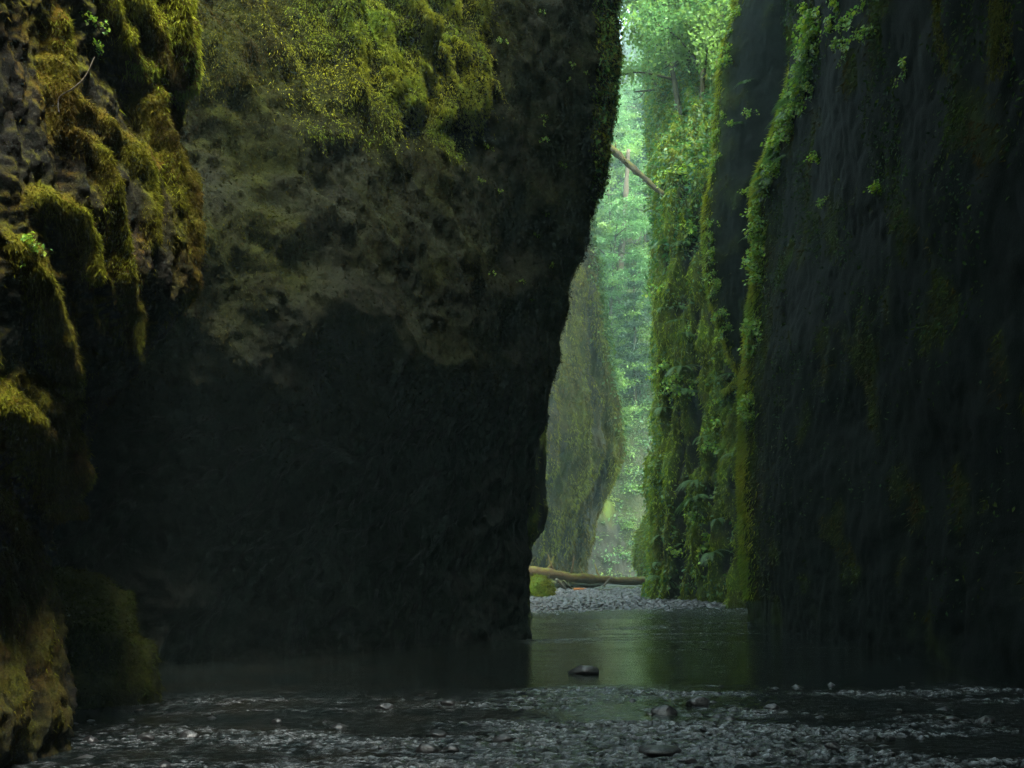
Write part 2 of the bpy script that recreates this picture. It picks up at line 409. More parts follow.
for ln, wdt, amp in [([(400, -80), (432, -10), (452, 40), (466, 80), (469, 108)], .24, .42), ([(355, -60), (392, 10), (412, 55), (418, 100)], .20, .34),
                     ([(300, -60), (330, 10), (352, 60), (352, 96)], .19, .30), ([(235, -40), (262, 20), (280, 60)], .19, .24), ([(440, -60), (470, -10), (475, 40)], .14, .24),
                     ([(372, -20), (400, 20), (436, 70), (444, 112)], .16, .28), ([(320, -10), (372, 40), (388, 90)], .15, .24)]:
    dist = np.where((s.u > 1.2) & (s.u < 5.5), seg_dist(np.stack([s.px(), s.py()], 1) / 68, np.array(ln) / 68.0), 9); wob = 1 + .5 * fbm(P0 * 2.5, 3)
    d += amp * np.exp(-(dist / (wdt * wob)) ** 2); mossr = np.maximum(mossr, np.exp(-(dist / (wdt * 1.5 * wob)) ** 2))
s.push(d); s.push(.03 * fbm(s.P * 7, 4) + .012 * fbm(s.P * 22, 2))
nz = s.normals()[:, 2]; px, py = s.px(), s.py()
nn = fbm(s.P * .9, 5)
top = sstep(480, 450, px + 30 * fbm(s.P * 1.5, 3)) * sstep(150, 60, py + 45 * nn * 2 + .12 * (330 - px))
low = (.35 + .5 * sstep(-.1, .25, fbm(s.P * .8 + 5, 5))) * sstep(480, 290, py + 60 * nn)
edge = sstep(585, 605, px) * (s.u > 5.2) * .8 * sstep(240, 150, py)
mo = np.clip(top * .9 + mossr + low + edge, 0, 1)
LB = link('cliff', s.mesh('boulder_cliff', mo), M_boulder)
tag(LB, 'huge bulging dark cliff left of the gap, mossy above and undercut black below', 'cliff')
front = ((s.u > .7) & (s.u < 8)) * (s.P[:, 2] > 2.2) * sstep(15, 11.5, s.P[:, 2])
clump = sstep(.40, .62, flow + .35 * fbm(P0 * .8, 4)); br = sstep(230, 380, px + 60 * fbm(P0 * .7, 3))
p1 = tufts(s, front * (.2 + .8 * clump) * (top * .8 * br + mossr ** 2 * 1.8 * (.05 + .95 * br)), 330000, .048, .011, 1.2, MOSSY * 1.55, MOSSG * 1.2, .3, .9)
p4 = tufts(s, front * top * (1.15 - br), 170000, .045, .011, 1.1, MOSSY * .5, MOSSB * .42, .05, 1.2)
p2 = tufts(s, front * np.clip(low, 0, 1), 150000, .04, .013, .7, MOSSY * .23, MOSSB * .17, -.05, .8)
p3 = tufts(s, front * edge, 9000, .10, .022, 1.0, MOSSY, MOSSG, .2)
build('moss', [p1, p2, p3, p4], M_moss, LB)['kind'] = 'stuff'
spk = front * sstep(430, 500, px) * sstep(430, 360, py) + front * .5 * sstep(420, 350, py)
lc = np.array([.22, .20, .10]) * np.array([[0.05, 0.055, 0.03], [0.09, 0.075, 0.045], [0.035, 0.05, 0.02], [0.04, 0.045, 0.02], [0.07, 0.072, 0.055], [0.06, 0.09, 0.025]])
build('leaf_litter', [sheet_leaves(s, spk, 42000, .05, .15, lc), sheet_leaves(s, front * edge, 2500, .09, .3)], M_moss, LB)['kind'] = 'stuff'

# ---- mossy mound at the foot between them ----------------------------------
def rockball(name, c, r, m, seed, amp=.25, sub=5, moss_z=.1, freq=1.2, squash=1.0):
    import bmesh
    bm = bmesh.new(); bmesh.ops.create_icosphere(bm, subdivisions=sub, radius=1)
    V = np.array([v.co for v in bm.verts]); Fc = np.array([[v.index for v in f.verts] for f in bm.faces]); bm.free()
    n = V.copy(); q = V * freq + seed * 7.1
    # faceted: clip by random planes
    r0 = np.random.default_rng(seed); V2 = V.copy()
    for k in range(9):
        pn = unit(r0.normal(size=3)); dd = V2 @ pn; cut = r0.uniform(.62, .85); V2 -= np.clip(dd - cut, 0, None)[:, None] * pn * .85
    V = V2 * (1 + amp * fbm(q, 5)[:, None]) * np.array(r)
    mo = np.clip(sstep(moss_z - .35, moss_z + .35, n[:, 2] + fbm(q * 2, 4) * .8), 0, 1)
    me = np_mesh(name, V, Fc, True, {'moss': mo})
    o = link(name, me, m); o.location = c; return o, V + np.array(c), n, mo

class Pts: pass
def ball_moss(o, Vw, n, mo, count, ln, wd, parent, A=MOSSY, B=MOSSB, bias=0., down=.8):
    s_ = Pts(); s_.P = Vw - np.array(o.location); s_.area = np.full(len(Vw), .001); s_.normals = lambda: unit(n)
    build('moss', [tufts(s_, mo, count, ln, wd, down, A, B, bias)], M_moss, parent)['kind'] = 'stuff'

o, Vw, n_, mo_ = rockball('boulder', (-4.72, 10.7, .2), (.95, .9, 1.4), M_boulder, 3, .38, 6, -.2, 1.5)
tag(o, 'low mossy boulder at the waterline between the near left cliff and the big dark cliff', 'boulder')
ball_moss(o, Vw, n_, mo_, 30000, .045, .012, o, MOSSG * .28, MOSSY * .2, .0)

# ---- right front wall -------------------------------------------------------
silRW = interp([(-500, 845), (-200, 822), (0, 804), (60, 795), (110, 780), (150, 766), (190, 752), (230, 755), (270, 754), (330, 748), (370, 744), (400, 740), (440, 742), (500, 741), (560, 743), (620, 749), (700, 750)])
YR = 24.0
rows = []
for z in (-.6, 0, .8, 1.6, 2.4, 3.2, 4, 4.8, 5.6, 6.4, 7.2, 8, 8.8, 9.6, 10.4, 11.4, 12.4, 13.6, 15, 17, 19.5, 22, 26, 30, 34):
    e = wx(silRW(HZ - (z - EYE) * F / YR), YR); lean = .105 * max(z - 2, 0) + .07 * max(z - 10, 0); top = 3 * max(0, z - 25.3); tn = 2.5 * max(0, z - 19.3)  # lean and unseen upper cut-backs shaped to shade the wall and steer sunlight
    rows.append([(15, 29.5, z), (e + 3.2, 27.6, z), (e + .9, 25.6, z), (e + .12, 24.5, z), (e, YR - .1, z), (e + .12 - .03 * lean, YR - .9, z), (min(e + .1, 6.1 - lean * .2), 21, z),
                 (6.0 - lean * .6 + top, 17, z), (5.95 - lean + top, 12.5, z), (5.7 - lean + top, 8, z), (5.3 - lean + top, 2, z), (4.8 - lean + tn, -5, z), (1 - lean * .3, -10.5, z), (-5.5, -10.8 - .2 * lean, z)])  # last columns: unseen end wall behind the camera, added to keep light out
s = Sheet(rows, [8, 24, 30, 34, 26, 40, 50, 60, 50, 30, 14, 12, 8], 380); sheets['RW'] = s
P0 = s.P.copy()
d = .30 * fbm(P0 * .45, 4) * sstep(23.6, 21, P0[:, 1]) + .10 * fbm(P0 * 1.4, 4) + .10 * (np.abs(pnoise(P0 * np.array([1.3, 1.3, .7]))) + .5 * np.abs(pnoise(P0 * np.array([3.1, 3.1, 2.0]) + 7)) - .5)
crk = np.exp(-(pnoise(P0 * np.array([1.1, 1.1, .5]) + fbm(P0 * 2, 2)[:, None] * .5) / .05) ** 2)
d = d * .5 - .02 * crk
s.push(d); s.push(.015 * fbm(s.P * 5, 4))
px, py = s.px(), s.py()
edg = np.exp(-((s.u - 3.9) / 1.0) ** 2)
mo = np.clip(edg * (.75 + .6 * fbm(s.P * 1.2, 4)) + .5 * sstep(.1, .4, fbm(s.P * .7, 4)), 0, 1)
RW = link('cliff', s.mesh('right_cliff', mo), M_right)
tag(RW, 'nearest right cliff, almost black, with a bright leafy edge facing the gap', 'cliff')
fr = (s.P[:, 2] < 17) * (s.P[:, 2] > .6)
fol = fr * (s.u > 4.3) * (s.u < 9.2) * sstep(-.05, .3, fbm(s.P * np.array([.7, .7, .5]) + 11, 4)) * (.15 + sstep(3, 8, s.P[:, 2]))
build('foliage', [sheet_leaves(s, fol, 16000, .065, .35, GREEN * .4)], M_moss, RW)['kind'] = 'stuff'
w = fr * np.exp(-((s.u - 3.8) / .55) ** 2) * (.5 + sstep(-.1, .3, fbm(s.P * 1.1, 3)))
p1 = tufts(s, w, 36000, .13, .028, 1.3, MOSSY * 1.6, MOSSG * 1.7, .1, 1.0)  # rim strands tinted brighter, edge light put into the moss colour
p2 = tufts(s, fr * (s.u > 4.6) * (s.u < 9) * mo, 24000, .08, .02, 1.0, MOSSG * .5, MOSSB * .5, 0)
build('moss', [p1, p2], M_moss, RW)['kind'] = 'stuff'

# ---- second right buttress (dark overhang) ----------------------------------
silR2 = interp([(-400, 752), (-100, 740), (0, 735), (50, 722), (110, 718), (170, 711), (230, 705), (260, 707), (290, 711), (315, 717), (340, 728), (357, 737), (372, 752)])
YR2 = 28.5
rows = []
for py in (440, 392, 374, 362, 345, 325, 300, 275, 250, 220, 190, 160, 130, 100, 70, 40, 10, -30, -90, -170, -260):
    z = wz(py, YR2); e = wx(silR2(py), YR2); under = max(0, (py - 300) / 75.0); zz = wz(min(py, 366), YR2)
    yb = under ** 2 * 1.1
    rows.append([(e + 3.5, 34, zz), (e + 1.2, 31, zz), (e + .35, 29.4 + yb, zz), (e, YR2 + yb, zz), (e + .28, 27.7 + yb, zz), (e + 1.1, 27.0 + yb, zz), (e + 3.0, 26.8 + yb, zz), (e + 5, 27 + yb, zz)])
s = Sheet(rows, [10, 24, 34, 30, 40, 40, 10], 300); sheets['R2'] = s
d = .16 * fbm(s.P * .8, 4) + .07 * (ridged(s.P * np.array([1.5, 1.5, .4]), 4) - .5)
s.push(d); s.push(.03 * fbm(s.P * 5, 4))
edg = np.exp(-((s.u - 2.7) / .7) ** 2)
mo = np.clip(edg + .4 * sstep(0, .4, fbm(s.P * .8, 4)), 0, 1)
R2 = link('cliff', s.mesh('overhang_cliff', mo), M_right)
tag(R2, 'dark overhanging cliff with a thin mossy rim, tapering to a hanging tip', 'cliff')
w = np.exp(-((s.u - 2.75) / .4) ** 2) * (.4 + sstep(-.1, .3, fbm(s.P * 1.0, 3)))
build('moss', [tufts(s, w, 18000, .13, .03, 1.2, MOSSY * 1.6, MOSSG * 1.7, .2), tufts(s, mo * (s.u > 3) * (s.u < 7), 9000, .09, .03, 1.0, MOSSG * .5, MOSSB * .4)], M_moss, R2)['kind'] = 'stuff'  # rim light of the overhang painted into the first strand colours

# ---- third right wall (mossy, vertical grooves) ------------------------------
silR3 = interp([(-500, 650), (-100, 655), (60, 655), (100, 657), (185, 660), (300, 661), (420, 663), (450, 660), (480, 656), (540, 652), (600, 651), (640, 650)])
YR3 = 36.0
rows = []
for z in (-.6, .2, 1, 2, 3, 4.2, 5.5, 7, 8.5, 10, 11.5, 13, 14.5, 16, 17.5, 19, 21, 24, 28, 33, 39, 46):
    bk = max(0, z - 14.2); k = bk * 1.0; e = wx(silR3(HZ - (z - EYE) * F / (YR3 + k)), YR3 + k)
    rows.append([(e + 7, 52 + k, z), (e + 1.6, 43 + k, z), (e + .35, 38 + k, z), (e, YR3 + k, z), (e + .25, 35.2 + k, z), (e + 1.0, 34.3 + k, z),
                 (e + 1.75, 33.2 + k, z), (e + 2.3, 31.0 + k, z), (e + 3.2, 29.6 + k, z), (e + 5.5, 28.5 + k, z), (e + 9, 28.5 + k, z)])
s = Sheet(rows, [8, 20, 40, 40, 50, 50, 50, 40, 16, 6], 420); sheets['R3'] = s
P0 = s.P.copy()
rib = ridged(P0 * np.array([.95, .95, .10]), 3); rib2 = ridged(P0 * np.array([2.4, 2.4, .45]), 3)
d = .30 * fbm(P0 * .5, 4) + .75 * (rib - .5) + .26 * (rib2 - .5)
s.push(d * sstep(-.5, 1.0, np.abs(s.u - 3)) + d * .35); s.push(.05 * fbm(s.P * 3.5, 4))
px, py = s.px(), s.py()
ribm = sstep(.32, .62, .6 * rib + .4 * rib2 + .25 * fbm(P0 * 1.2, 4))  # moss kept off the grooves, whose shade is put into the colour
mo = np.clip(ribm + (s.P[:, 2] > 15) * .5, 0, 1)
R3 = link('cliff', s.mesh('grooved_cliff', mo), M_mid)
tag(R3, 'vertically grooved cliff cloaked in bright green moss, right side of the lit gap', 'cliff')
fr = ((s.u > 1.2) & (s.u < 8.6)) * (s.P[:, 2] > .1) * sstep(34, 22, s.P[:, 2])
build('moss', [tufts(s, fr * mo, 110000, .13, .035, 1.2, np.array([.19, .27, .016]), np.array([.13, .14, .014]), .1, .7)], M_moss, R3)['kind'] = 'stuff'
lw = fr * (.1 + ribm) * sstep(-.1, .35, fbm(P0 * .6 + 3, 4) + .2 * np.exp(-((s.u - 3) / .6) ** 2) + .35 * (P0[:, 2] > 12))
build('foliage', [sheet_leaves(s, lw, 26000, .15, .5), sheet_leaves(s, fr * (P0[:, 2] > 12), 22000, .17, .6, GREEN * np.array([.62, .92, 1.0]))], M_leaf, R3)['kind'] = 'stuff'

# ---- second left buttress, just past the big one ----------------------------
silL2 = interp([(-100, 548), (300, 548), (430, 545), (500, 543), (530, 541), (545, 532), (565, 527), (620, 529), (650, 531)])
YL2 = 26.0
rows = []
for z in (-.6, .2, .8, 1.4, 1.9, 2.4, 3.2, 4.2, 5.4, 7, 9, 11, 12.5, 14):
    e = wx(silL2(HZ - (z - EYE) * F / YL2), YL2) + max(0, z - 9) * .04
    rows.append([(e - 6, 23, z), (e - 2, 23.6, z), (e - .5, 24.9, z), (e, YL2, z), (e - .1, 27, z), (e - 1.2, 30, z), (e - 6, 32, z)])
s = Sheet(rows, [8, 20, 40, 30, 24, 8], 260); sheets['L2'] = s
s.push(.2 * fbm(s.P * .8, 4) + .1 * (ridged(s.P * np.array([1.6, 1.6, .5]), 3) - .5)); s.push(.04 * fbm(s.P * 5, 4))
mo = np.clip(sstep(-.2, .3, fbm(s.P, 4)), 0, 1)
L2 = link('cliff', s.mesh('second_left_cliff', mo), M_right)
tag(L2, 'narrow dark cliff edge showing behind the big left cliff, ending above the log', 'cliff')
build('moss', [tufts(s, mo * (s.u > 1) * (s.P[:, 2] < 14), 14000, .10, .03, 1.0, MOSSG, MOSSB, .0)], M_moss, L2)['kind'] = 'stuff'

# ---- far left pillar ---------------------------------------------------------
silL3 = interp([(-300, 560), (0, 578), (150, 588), (240, 592), (280, 600), (330, 605), (380, 613), (420, 621), (445, 625), (460, 623), (478, 613), (500, 603), (525, 595), (550, 589), (575, 583), (600, 582)])
YL3 = 62.0
rows = []
for z in (-1, 0, 1, 2, 3, 4.2, 5.5, 7, 8, 9.2, 11, 13, 15, 17.5, 20, 22, 24, 26):
    e = wx(silL3(HZ - (z - EYE) * F / YL3), YL3)
    rows.append([(e - 12, 54, z), (e - 5.5, 56.5, z), (e - 3.4, 58.5, z), (e - 1.9, 59.6, z), (e - 1.2, 61.0, z), (e - .3, 61.3, z), (e, YL3 + .4, z), (e - .6, 65, z), (e - 4, 70, z), (e - 12, 72, z)])
s = Sheet(rows, [10, 30, 40, 24, 30, 20, 24, 14, 6], 320); sheets['L3'] = s
P0 = s.P.copy()
s.push((1 - .75 * np.exp(-((s.u - 6) / .8) ** 2)) * (.5 * fbm(P0 * .35, 4) + .8 * (ridged(P0 * np.array([.7, .7, .08]), 3) - .5) + .25 * (ridged(P0 * np.array([1.6, 1.6, .4]), 3) - .5))); s.push(.16 * fbm(s.P * 1.6, 4))
ribL = sstep(.35, .6, .6 * ridged(P0 * np.array([.7, .7, .08]), 3) + .4 * ridged(P0 * np.array([1.6, 1.6, .4]), 3) + .25 * fbm(P0 * .7, 4))
mo = np.clip(sstep(-.25, .25, fbm(s.P * np.array([.5, .5, .15]), 5)) * .9 + .6 * np.exp(-((s.u - 6) / .4) ** 2), 0, 1)
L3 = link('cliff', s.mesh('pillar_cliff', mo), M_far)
tag(L3, 'pale hazy cliff pillar hung with moss, standing behind the fallen log', 'cliff')
fr = ((s.u > 1) & (s.u < 8)) * (s.P[:, 2] < 30)
build('moss', [tufts(s, fr * (.04 + ribL), 50000, .22, .06, 1.3, np.array([.13, .15, .014]), np.array([.07, .055, .014]), 0, .5)], M_moss, L3)['kind'] = 'stuff'
build('foliage', [sheet_leaves(s, fr * np.exp(-((s.u - 6) / .8) ** 2) * sstep(5, 16, s.P[:, 2]), 7000, .26, .5)], M_leaf, L3)['kind'] = 'stuff'

# ---- bluff at the bend, bottom of the gap -----------------------------------
silB = interp([(440, 585), (470, 600), (500, 618), (520, 628), (545, 640), (580, 646)])
rows = []
for z in (-1, 0, 1.2, 2.6, 4, 5.6, 7, 8.4):
    k = z * .55
    rows.append([(1, 73 + k, z), (4.5, 74 + k, z), (6.2, 75.2 + k, z), (8 - .12 * z, 75.6 + k, z), (10 - .35 * z, 76.5 + k, z), (13 - .5 * z, 78 + k, z), (24, 80 + k, z)])
s = Sheet(rows, [8, 16, 24, 24, 16, 10], 90); sheets['BL'] = s
s.push(.6 * fbm(s.P * .3, 4) + .3 * (ridged(s.P * np.array([.6, .6, .3]), 3) - .5))
mo = sstep(5, 9, s.P[:, 2] + 4 * fbm(s.P * .3, 3))
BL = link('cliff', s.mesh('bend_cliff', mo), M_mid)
tag(BL, 'low grey rock bluff in the mist at the far bend of the stream', 'cliff')

# ================================================================== far hillside
nx, ny = 150, 150
X, Yg = np.meshgrid(np.linspace(-70, 90, nx), np.linspace(70, 190, ny))
q = np.stack([X.ravel(), Yg.ravel(), np.zeros(nx * ny)], 1)
base = 76 + .004 * (X.ravel() - 12) ** 2 * .2
rise = np.clip(q[:, 1] - base, 0, None)
ridge_h = 86 + 57 * sstep(15, 25, q[:, 0])
zz = ridge_h * (1 - np.exp(-rise * 1.9 / ridge_h)) + 3.2 * fbm(q * .06, 4) * sstep(0, 10, rise) + 1.0 * fbm(q * .3, 3) * sstep(0, 6, rise) - .8
q[:, 2] = zz
i = (np.arange(ny - 1)[:, None] * nx + np.arange(nx - 1)[None, :]).ravel()
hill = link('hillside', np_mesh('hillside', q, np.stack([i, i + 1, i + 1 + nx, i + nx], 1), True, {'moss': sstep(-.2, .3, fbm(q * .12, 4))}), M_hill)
tag(hill, 'steep misty green hillside closing the far end of the gorge', None, None, 'structure')

def hill_z(x, y):
    gx = (x + 70) / 160 * (nx - 1); gy = (y - 70) / 120 * (ny - 1)
    return q[int(round(gy)) * nx + int(round(gx)), 2]

# undergrowth over the hillside (one uncountable mass)
hp = q[(q[:, 0] > 0) & (q[:, 0] < 34) & (q[:, 1] > 76) & (q[:, 1] < 135)]
pats = []
hn = q[(q[:, 0] > 4) & (q[:, 0] < 15) & (q[:, 1] > 75.5) & (q[:, 1] < 93)]
c0 = np.concatenate([hp[rng.integers(len(hp), size=1050)], hn[rng.integers(len(hn), size=450)]]) + rng.normal(size=(1500, 3)) * np.array([.7, .5, .2])
for _ in range(1):
    rad = rng.uniform(.5, 1.6, 1500)
    k = 70
    cc = np.repeat(c0, k, 0); dirs = unit(rng.normal(size=(len(cc), 3)) * np.array([1, 1, .6]) + np.array([0, -.3, .5]))
    pos = cc + dirs * (np.repeat(rad, k) * rng.uniform(.3, 1, len(cc)))[:, None]
    nn = unit(dirs * .5 + np.array([0, 0, .8]) + rng.normal(size=(len(cc), 3)) * .3)
    tone = np.repeat(GREEN[rng.integers(4, size=1500)] * rng.uniform(.7, 1.4, (1500, 1)), k, 0)
    pats.append(leaves(pos, nn, rng.uniform(.13, .32, len(cc)), tone * rng.uniform(.7, 1.3, (len(cc), 1)), .4))
tag(build('undergrowth', pats, M_leaf), 'pale ferns and low shrubs carpeting the misty far hillside', 'undergrowth', None, 'stuff')

# ================================================================== ground, water, gravel
def grid(xs, ys, zf):
    X, Y = np.meshgrid(xs, ys); P = np.stack([X.ravel(), Y.ravel(), np.zeros(X.size)], 1); P[:, 2] = zf(P)
    n, m = len(xs), len(ys); i = (np.arange(m - 1)[:, None] * n + np.arange(n - 1)[None, :]).ravel()
    return P, np.stack([i, i + 1, i + 1 + n, i + n], 1)
P, Fc = grid(np.concatenate([np.linspace(-110, -14, 12), np.linspace(-12, 16, 90), np.linspace(18, 110, 12)]), np.concatenate([np.linspace(-60, -12, 8), np.linspace(-10, 80, 200), np.linspace(85, 200, 14)]),
             lambda P: -.35 + .06 * fbm(P * .6, 4))
gr = link('streambed', np_mesh('streambed', P, Fc, True), M_ground); tag(gr, 'dark stony streambed under the shallow water', None, None, 'structure')

def riffle(P):
    wob = 1.0 * fbm(np.stack([P[:, 0] * .5, P[:, 1] * .2, P[:, 1] * 0], 1), 3)
    near = sstep(12.0, 11.0, P[:, 1] + wob + .10 * np.clip(P[:, 0] - 2, 0, 9) * -1.2)
    patch = (.22 + .78 * sstep(-.15, .25, fbm(P * np.array([.35, 1.0, 1]) + 4, 4))) * (.45 + .55 * sstep(-4, 0, P[:, 0]))
    mid = .6 * sstep(.02, .25, fbm(P * np.array([.22, 1.0, 1]) + 30, 4)) * sstep(15, 19, P[:, 1])
    far = .7 * sstep(24, 29, P[:, 1] + 2 * wob)
    return np.clip(np.maximum(near * patch, np.maximum(mid, far)), 0, 1)
def water_z(P):
    r = riffle(P)
    w = ridged(P * np.array([3.4, 8.5, 1]), 4, .6) - .55
    w2 = fbm(P * np.array([9, 13, 1]), 3)
    return r * (.065 * w + .03 * w2) + .004 * fbm(P * np.array([1.0, 3.0, 1]), 3)
def foam_glint(P):
    r = riffle(P); w = ridged(P * np.array([3.4, 8.5, 1]), 4, .6)
    return r * sstep(.60, .86, w + .25 * fbm(P * np.array([7, 11, 1]), 3))
ys = np.concatenate([np.linspace(-10, 5, 16, endpoint=False), 5 * (31 / 5) ** (np.linspace(0, 1, 680))])
P, Fc = grid(np.linspace(-6.5, 8.5, 640), ys, water_z)
wa = link('stream_water', np_mesh('stream_water', P, Fc, True, {'rough': riffle(P), 'foam_glint': foam_glint(P)}), M_water); tag(wa, 'dark shallow stream, rippled in front and calm in the pool behind', None, None, 'structure')

def bar_z(P):
    c = np.minimum(sstep(26.5, 33, P[:, 1] + .5 * (P[:, 0] - 2) * -.5 + 1.5 * fbm(P * .3, 3)), 1)
    return -.16 + .235 * c + .05 * fbm(P * .9, 4) - .10 * sstep(47, 50, P[:, 1]) * sstep(56, 52, P[:, 1])
P, Fc = grid(np.linspace(-5, 14, 150), np.linspace(25, 78, 260), bar_z)
gb = link('gravel_bar', np_mesh('gravel_bar', P, Fc, True), M_ground); tag(gb, 'low grey gravel bar across the stream before the fallen log', None, None, 'structure')
P2, Fc = grid(np.linspace(-5, 14, 60), np.linspace(29.5, 76, 220), lambda P: -.012 + .067 * sstep(29.5, 34, P[:, 1]) + .02 * fbm(P * np.array([2, 3, 1]), 3))
w2 = link('stream_water', np_mesh('upstream_water', P2, Fc, True, {'rough': np.full(len(P2), .6), 'foam_glint': .8 * sstep(-.1, .3, fbm(P2 * np.array([.8, .5, 1]), 4))}), M_water); tag(w2, 'thin sheet of upstream water around the fallen log', None, None, 'structure')  # silvery reflections upstream are painted with the same flecks

# pebbles: one uncountable mass
def pebble_mesh(cs, rs, seed):
    import bmesh
    bm = bmesh.new(); bmesh.ops.create_icosphere(bm, subdivisions=1, radius=1)
    V = np.array([v.co for v in bm.verts]); Fc = np.array([[v.index for v in f.verts] for f in bm.faces]); bm.free()
    n = len(cs)
    a = rng.uniform(0, 2 * np.pi, n); c, s_ = np.cos(a), np.sin(a)
    sc3 = rs[:, None] * np.stack([rng.uniform(.8, 1.4, n), rng.uniform(.7, 1.1, n), rng.uniform(.35, .7, n)], 1)
    W = V[None] * (1 + .22 * rng.normal(size=(n, len(V), 1))) * sc3[:, None, :]
    x = W[..., 0] * c[:, None] - W[..., 1] * s_[:, None]; y = W[..., 0] * s_[:, None] + W[..., 1] * c[:, None]
    W = np.stack([x, y, W[..., 2]], -1) + cs[:, None, :]
    Fa = (Fc[None] + np.arange(n)[:, None, None] * len(V)).reshape(-1, 3)
    return np_mesh('pebbles', W.reshape(-1, 3), Fa, True)
n = 13000
c = np.stack([rng.uniform(-.5, 9.5, n), 26.5 + 26 * rng.uniform(0, 1, n) ** 1.3, np.zeros(n)], 1); c[:, 2] = bar_z(c) + .015
tag(link('pebbles', pebble_mesh(c, rng.uniform(.04, .13, n) * rng.uniform(.5, 1.2, n), 1), M_pebble), 'grey pebbles covering the gravel bar', 'pebbles', None, 'stuff')
n = 1500
c = np.stack([rng.uniform(-5.5, 7.5, n), 5.6 + 6.6 * rng.uniform(0, 1, n), np.zeros(n)], 1); c[:, 2] = -.035
keep = sstep(-.1, .3, fbm(c * .8 + 2, 3)) > rng.uniform(0, 1, n) * .8; c = c[keep]
tag(link('pebbles', pebble_mesh(c, rng.uniform(.03, .09, len(c)), 2), M_stone), 'small wet pebbles breaking the surface of the foreground riffle', 'pebbles', None, 'stuff')

# individual stones
def stone(px_, py_, size, seed, label, group=None, h=.75):
    Y = EYE * F / (py_ - HZ); r = size * .8
    o, *_ = rockball('stone', (wx(px_, Y), Y, r * .10), (r * 1.25, r, r * h), M_stone, seed, .25, 3, 9, 1.4)
    tag(o, label, 'stone', group); return o
stone(584, 673, .21, 21, 'dark stone standing alone in the calm pool, below the lit gap', None, .55)
stone(664, 714, .13, 22, 'dark stone in the riffle, left one of the two just below the pool edge')
stone(698, 705, .13, 23, 'dark stone in the riffle, right one of the two just below the pool edge')
stone(659, 753, .17, 24, 'largest wet black stone at the front of the riffle, near the bottom photo edge', None, .45)
r0 = np.random.default_rng(5)
for k in range(24):
    yy = 692 + 70 * r0.uniform() ** 1.0; xx = r0.uniform(90, 1010)
    if min(math.hypot(xx - a, yy - b) for a, b in ((664, 714), (698, 705), (659, 753))) < 24: continue
    stone(xx, yy, r0.uniform(.03, .11), 40 + k, 'small wet stone poking out of the foreground riffle', 'small stones in the foreground riffle')

o, Vw, n_, mo_ = rockball('boulder', (1.32, 41, .25), (.65, .6, .75), M_mid, 9, .3, 5, -.5)
o.location = (wx(538, 38), 38, .2); Vw = Vw - np.array((1.32, 41, .25)) + np.array(o.location)
tag(o, 'small bright mossy boulder at the left edge of the gravel bar, below the log', 'boulder')
ball_moss(o, Vw, n_, np.ones(len(n_)), 6000, .10, .03, o, MOSSY * .75, MOSSG * .8, .3)
o, Vw, n_, mo_ = rockball('boulder', (wx(672, 56), 57, 1.0), (2.1, 1.8, 3.4), M_mid, 12, .25, 5, -.1)
tag(o, 'dark leafy boulder at the right end of the log, against the grooved cliff', 'boulder')
ball_moss(o, Vw, n_, mo_ + .1, 9000, .22, .06, o, np.array([.12, .15, .02]), MOSSG, .2)

# ================================================================== logs, sticks
def wood(name, pts, rad, m, label, cat, n=12, seg=26, wob=.03, group=None):
    C = curve_pts(pts, seg); R = np.interp(np.linspace(0, 1, seg), np.linspace(0, 1, len(rad)), rad)
    o_ = C[0].copy()
    C = C + rng.normal(size=C.shape) * R[:, None] * .10
    parts = [tube(C - o_, R * (1 + .12 * rng.normal(size=seg)), n, wob)]
    if cat == 'log':                                          # snapped limb stubs and a splintered end
        for k in range(7):
            i = rng.integers(2, seg - 2); dr = unit(rng.normal(size=3) * np.array([.6, 1, 1]) + np.array([0, -.4, .5])); L = R[i] * rng.uniform(1.5, 4)
            parts.append(tube([C[i] - o_, C[i] - o_ + dr * L * .6, C[i] - o_ + dr * L + [0, 0, .3 * L]], [R[i] * .32, R[i] * .22, R[i] * .10], 6, .1))
        for e, sg in ((0, -1), (-1, 1)):
            ax = unit(C[1] - C[0]) * sg
            for k in range(6):
                p0 = C[e] - o_ + rng.normal(size=3) * R[e] * .45; parts.append(tube([p0 - ax * .1, p0 + ax * R[e] * .6, p0 + ax * R[e] * rng.uniform(.9, 2)], [R[e] * .3, R[e] * .2, .01], 5))
    V, Fc, _ = joinm(parts)
    o = link(name, np_mesh(name, V, Fc, True), m); o.location = o_
    return tag(o, label, cat, group)
YG = 49.0
wood('fallen_log', [at(520, 570, 47), at(540, 572, 47.5), at(580, 578, 48.5), at(620, 581, 50), at(660, 580, 52)], [.27, .25, .23, .21, .19], M_log, 'long orange brown log fallen across the stream at the foot of the gorge', 'log')
wood('fallen_log', [at(516, 586, 49.6), at(545, 585, 50), at(575, 584, 51), at(600, 584.5, 52)], [.24, .22, .18, .12], M_bark, 'shorter dark log lying under the left end of the long log', 'log')
